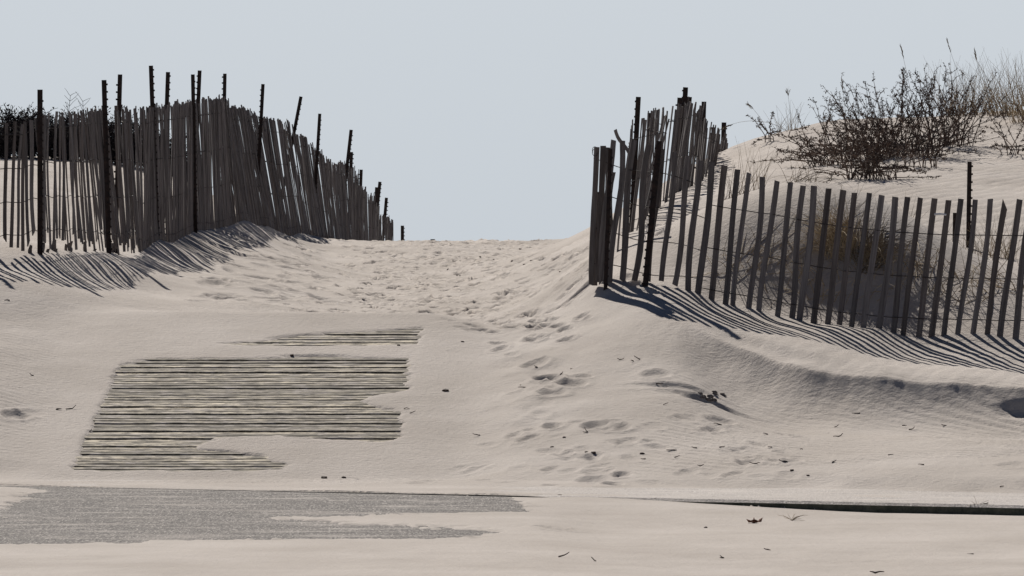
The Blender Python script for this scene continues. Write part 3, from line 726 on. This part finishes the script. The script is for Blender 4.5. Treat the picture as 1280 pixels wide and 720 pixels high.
# long arching stalks with seed heads
def stalk(px, D, L, dx, sag, seed, label):
    r = random.Random(seed); x0 = (px-640)/F*D; O = Vector((x0, D, ground(x0, D))); mb = MB()
    pts = stem_path(O, (dx, 0, 1), L, sag, .02, 12, r); mb.tube([p-O for p in pts], .0024, .0012)
    for k in (10, 11):
        for j in range(7): mb.leaf(pts[k].lerp(pts[k+1], j/7)-O, (pts[k+1]-pts[k])*4+Vector((r.gauss(0,.03),0,r.gauss(0,.03))), .05, .004)
    o = mb.build('grass_stalk', m_grassd, M=Matrix.Translation(O)); tag(o, label, 'grass', 'long grass stalks with seed heads on the dune top')
stalk(985, 58.2, .62, -1.3, .10, 1, 'long grass stalk arching left towards the posts at the dune shoulder')
stalk(962, 58.2, .34, -.45, .03, 2, 'short grass stalk with a pale seed head on the left dune shoulder')
stalk(990, 58.4, .36, -.15, .0, 3, 'upright seed stalk left of the low straggling shrub')
stalk(1150, 57.5, .72, -.3, .0, 4, 'long seed stalk rising out of the tallest shrub')
stalk(1215, 58.5, .72, -.25, .0, 5, 'tall seed stalk above the dense grass tuft')
stalk(1235, 58.8, .60, -.2, .0, 6, 'seed stalk between the grass tufts on the dune top')
stalk(1060, 56.5, .48, -.1, .0, 7, 'seed stalk with a pale plume behind the arching shrub')

# ------------------------------------------------------------------ litter on the sand
def litter(px, py, kind, label, size=1.0, seed=0, group=None):
    r = random.Random(seed*31+int(px)); x, y, z = hit(px, py); mb = MB(); O = Vector((x, y, z))
    if kind == 'twig':
        for _ in range(r.choice([1,1,2])):
            a = r.gauss(0,.4)+(math.pi if r.random() < .5 else 0); L = r.uniform(.02,.055)*size
            pts = [Vector((0,0,.003))]; d = Vector((math.cos(a), math.sin(a)*.7, r.uniform(-.05,.18)))
            for i in range(4): d = d+Vector((r.gauss(0,.25), r.gauss(0,.25), r.gauss(0,.25))); pts.append(pts[-1]+d.normalized()*L/4); pts[-1].z = max(pts[-1].z, .002)
            mb.tube(pts, .0036*size, .0018, 5)
        m = m_debris; nm, cat = 'twig', 'twig'
    elif kind == 'chip':
        n = 8; L = r.uniform(.012,.022)*size
        ring = [(math.cos(i*6.283/n)*L*r.uniform(.7,1.2), math.sin(i*6.283/n)*L*.8*r.uniform(.7,1.2)) for i in range(n)]
        V = [(a, b, -.01) for a, b in ring]+[(a*.8, b*.8, L*.45*r.uniform(.6,1.2)) for a, b in ring]+[(0,0,L*.6)]
        mb.add(V, [(i, (i+1)%n, n+(i+1)%n, n+i) for i in range(n)]+[(n+i, n+(i+1)%n, 2*n) for i in range(n)]); m = m_debris; nm, cat = 'wood_chip', 'driftwood'
    elif kind == 'leaf':
        for _ in range(2):
            p = Vector((r.uniform(-.03,.03), r.uniform(-.03,.03), .004)); 
            for k in range(3): mb.leaf(p, (r.uniform(-1,1), r.uniform(-.5,.5), r.uniform(.1,.5)), .032*size, .011*size)
        m = m_brown; nm, cat = 'dead_leaf', 'leaf'
    elif kind == 'straw':
        for _ in range(12):
            pts = stem_path((0,0,0), (r.gauss(0,1), r.gauss(0,.6), .5), r.uniform(.03,.07)*size, .1, .1, 4, r); mb.tube([(p.x,p.y,max(p.z,.001)) for p in pts], .0014, .0008)
        m = m_grass; nm, cat = 'straw_wisp', 'straw'
    tag(mb.build(nm, m, M=Matrix.Translation(O)), label, cat, group)
TW = 'small dark twig lying loose on the open sand'
TWG = 'small twigs scattered over the sand'
for i, (px, py) in enumerate([(12,376),(160,465),(42,470),(88,512),(112,541),(70,513),(650,482),(655,485),(672,461),(713,462),(700,470),(775,450),(792,452),(800,450),(820,480),(829,507),(871,561),(842,563),(902,532),(899,560),(731,566),(735,541),
        (807,574),(875,583),(945,581),(960,544),(965,560),(980,578),(1043,535),(1048,546),(1128,533),(1136,538),(1180,534),(1110,569),(1155,582),(1075,517),(1217,693),(1094,717),(960,688),(698,697),(745,702),(843,573),(905,698),(1225,636),(505,512),(512,518),(496,525),(1000,562),(1250,610),(600,545),(1040,580)]):
    litter(px, py, 'twig', TW, r.uniform(.7,1.2), i, TWG)
CH_ = 'tiny dark wood chip lying loose on the open sand'
for i, (px, py) in enumerate([(430,598),(560,338),(571,345),(640,327),(655,331),(664,326),(650,312),(617,325),(463,322),(455,330),(498,432),(575,345),(578,428),(600,300+22),(628,338),(705,548),(700,620),(742,569),(803,568),(1010,595),(700,340),(690,560),(365,447),(245,455),(820,625),(882,660),(990,590)]):
    litter(px, py, 'chip', CH_, .75, i+100, 'tiny wood chips scattered over the sand')
litter(557, 489, 'chip', 'dark wedge of driftwood on the path right of the boardwalk', 1.7, 5)
litter(405, 598, 'chip', 'dark flat chip of wood at the pavement edge below the boardwalk', 1.3, 6)
litter(940, 654, 'leaf', 'pair of curled brown leaves on the sand in front of the kerb', 1.2, 7)
litter(990, 651, 'straw', 'little wisp of dry straw on the sand right of the brown leaves', 1.3, 8)
litter(1222, 640, 'straw', 'wisp of dry grass caught against the kerb at the right', 1.0, 9)
# dark crusted clods on the brow in the middle
r = random.Random(44)
for i in range(9):
    px = 868+r.uniform(0, 46); py = 490+r.uniform(0, 12); x, y, z = hit(px, py); mb = MB(); s = r.uniform(.009,.022); n = 7; V = []
    for lv, (rr_, zz) in enumerate(((1.1,-.4),(1,.25),(.55,.7))):
        for k in range(n): a = k*6.283/n+lv*.3; V.append((math.cos(a)*s*rr_*r.uniform(.75,1.25)*1.3, math.sin(a)*s*rr_*r.uniform(.75,1.25), zz*s))
    mb.add(V, [(l*n+k, l*n+(k+1)%n, (l+1)*n+(k+1)%n, (l+1)*n+k) for l in range(2) for k in range(n)]+[tuple(2*n+k for k in range(n))])
    tag(mb.build('sand_clod', m_clod, M=Matrix.Translation((x, y, z))), 'dark crusted clod in the small heap on the sand slope below the right fence', 'clod', 'clods in a small heap on the sand slope')

# ------------------------------------------------------------------ light, sky, camera
sxx, syy = .37, 1.15
el = math.atan2(1, math.hypot(sxx, syy)); 
sun = bpy.data.lights.new('sun', 'SUN'); sun.energy = 5.0; sun.angle = math.radians(.53); sun.color = (1, .95, .885)
so = bpy.data.objects.new('sun', sun); col.objects.link(so)
so.rotation_euler = Vector((sxx, -syy, -1)).to_track_quat('-Z', 'Y').to_euler()
w = bpy.data.worlds.new('World'); scene.world = w; w.use_nodes = True; nt = w.node_tree
bg = nt.nodes['Background']; sky = nt.nodes.new('ShaderNodeTexSky'); sky.sky_type = 'NISHITA'; sky.sun_disc = False
sky.sun_elevation = el
sky.sun_rotation = math.atan2(-sxx, syy)      # measured from +Y
sky.air_density = .35; sky.dust_density = .0; sky.ozone_density = 2.5; sky.altitude = 0
STR = .05; bg.inputs['Strength'].default_value = STR
tc = nt.nodes.new('ShaderNodeTexCoord'); sp = nt.nodes.new('ShaderNodeSeparateXYZ'); nt.links.new(tc.outputs['Generated'], sp.inputs[0])
hz = ramp(nt, sp.outputs[2], [(0.0, tuple(v/STR/20 for v in (.463,.500,.538))), (.045, tuple(v/STR/20 for v in (.492,.529,.566))), (.2, tuple(v/STR/20 for v in (.36,.44,.56)))])
hz = mixc(nt, 1.0, hz, (20., 20., 20.), 'MULTIPLY')          # pale sea haze low over the horizon
fz = ramp(nt, sp.outputs[2], [(.05, g3(1)), (.12, g3(0))])
nt.links.new(mixc(nt, fz, sky.outputs[0], hz), bg.inputs['Color'])
cam = bpy.data.cameras.new('camera'); co_ = bpy.data.objects.new('camera', cam); col.objects.link(co_); scene.camera = co_
co_.location = (0, 0, CH); co_.rotation_euler = (math.radians(90), 0, 0)
cam.sensor_width = 36; cam.lens = 36*F/1280; cam.shift_y = (HOR-360)/1280; cam.clip_start = .5; cam.clip_end = 20000
scene.render.resolution_x = 1024; scene.render.resolution_y = 576
vs = scene.view_settings; vs.view_transform = 'Standard'; vs.look = 'None'; vs.exposure = .3; vs.gamma = 1; vs.use_curve_mapping = False
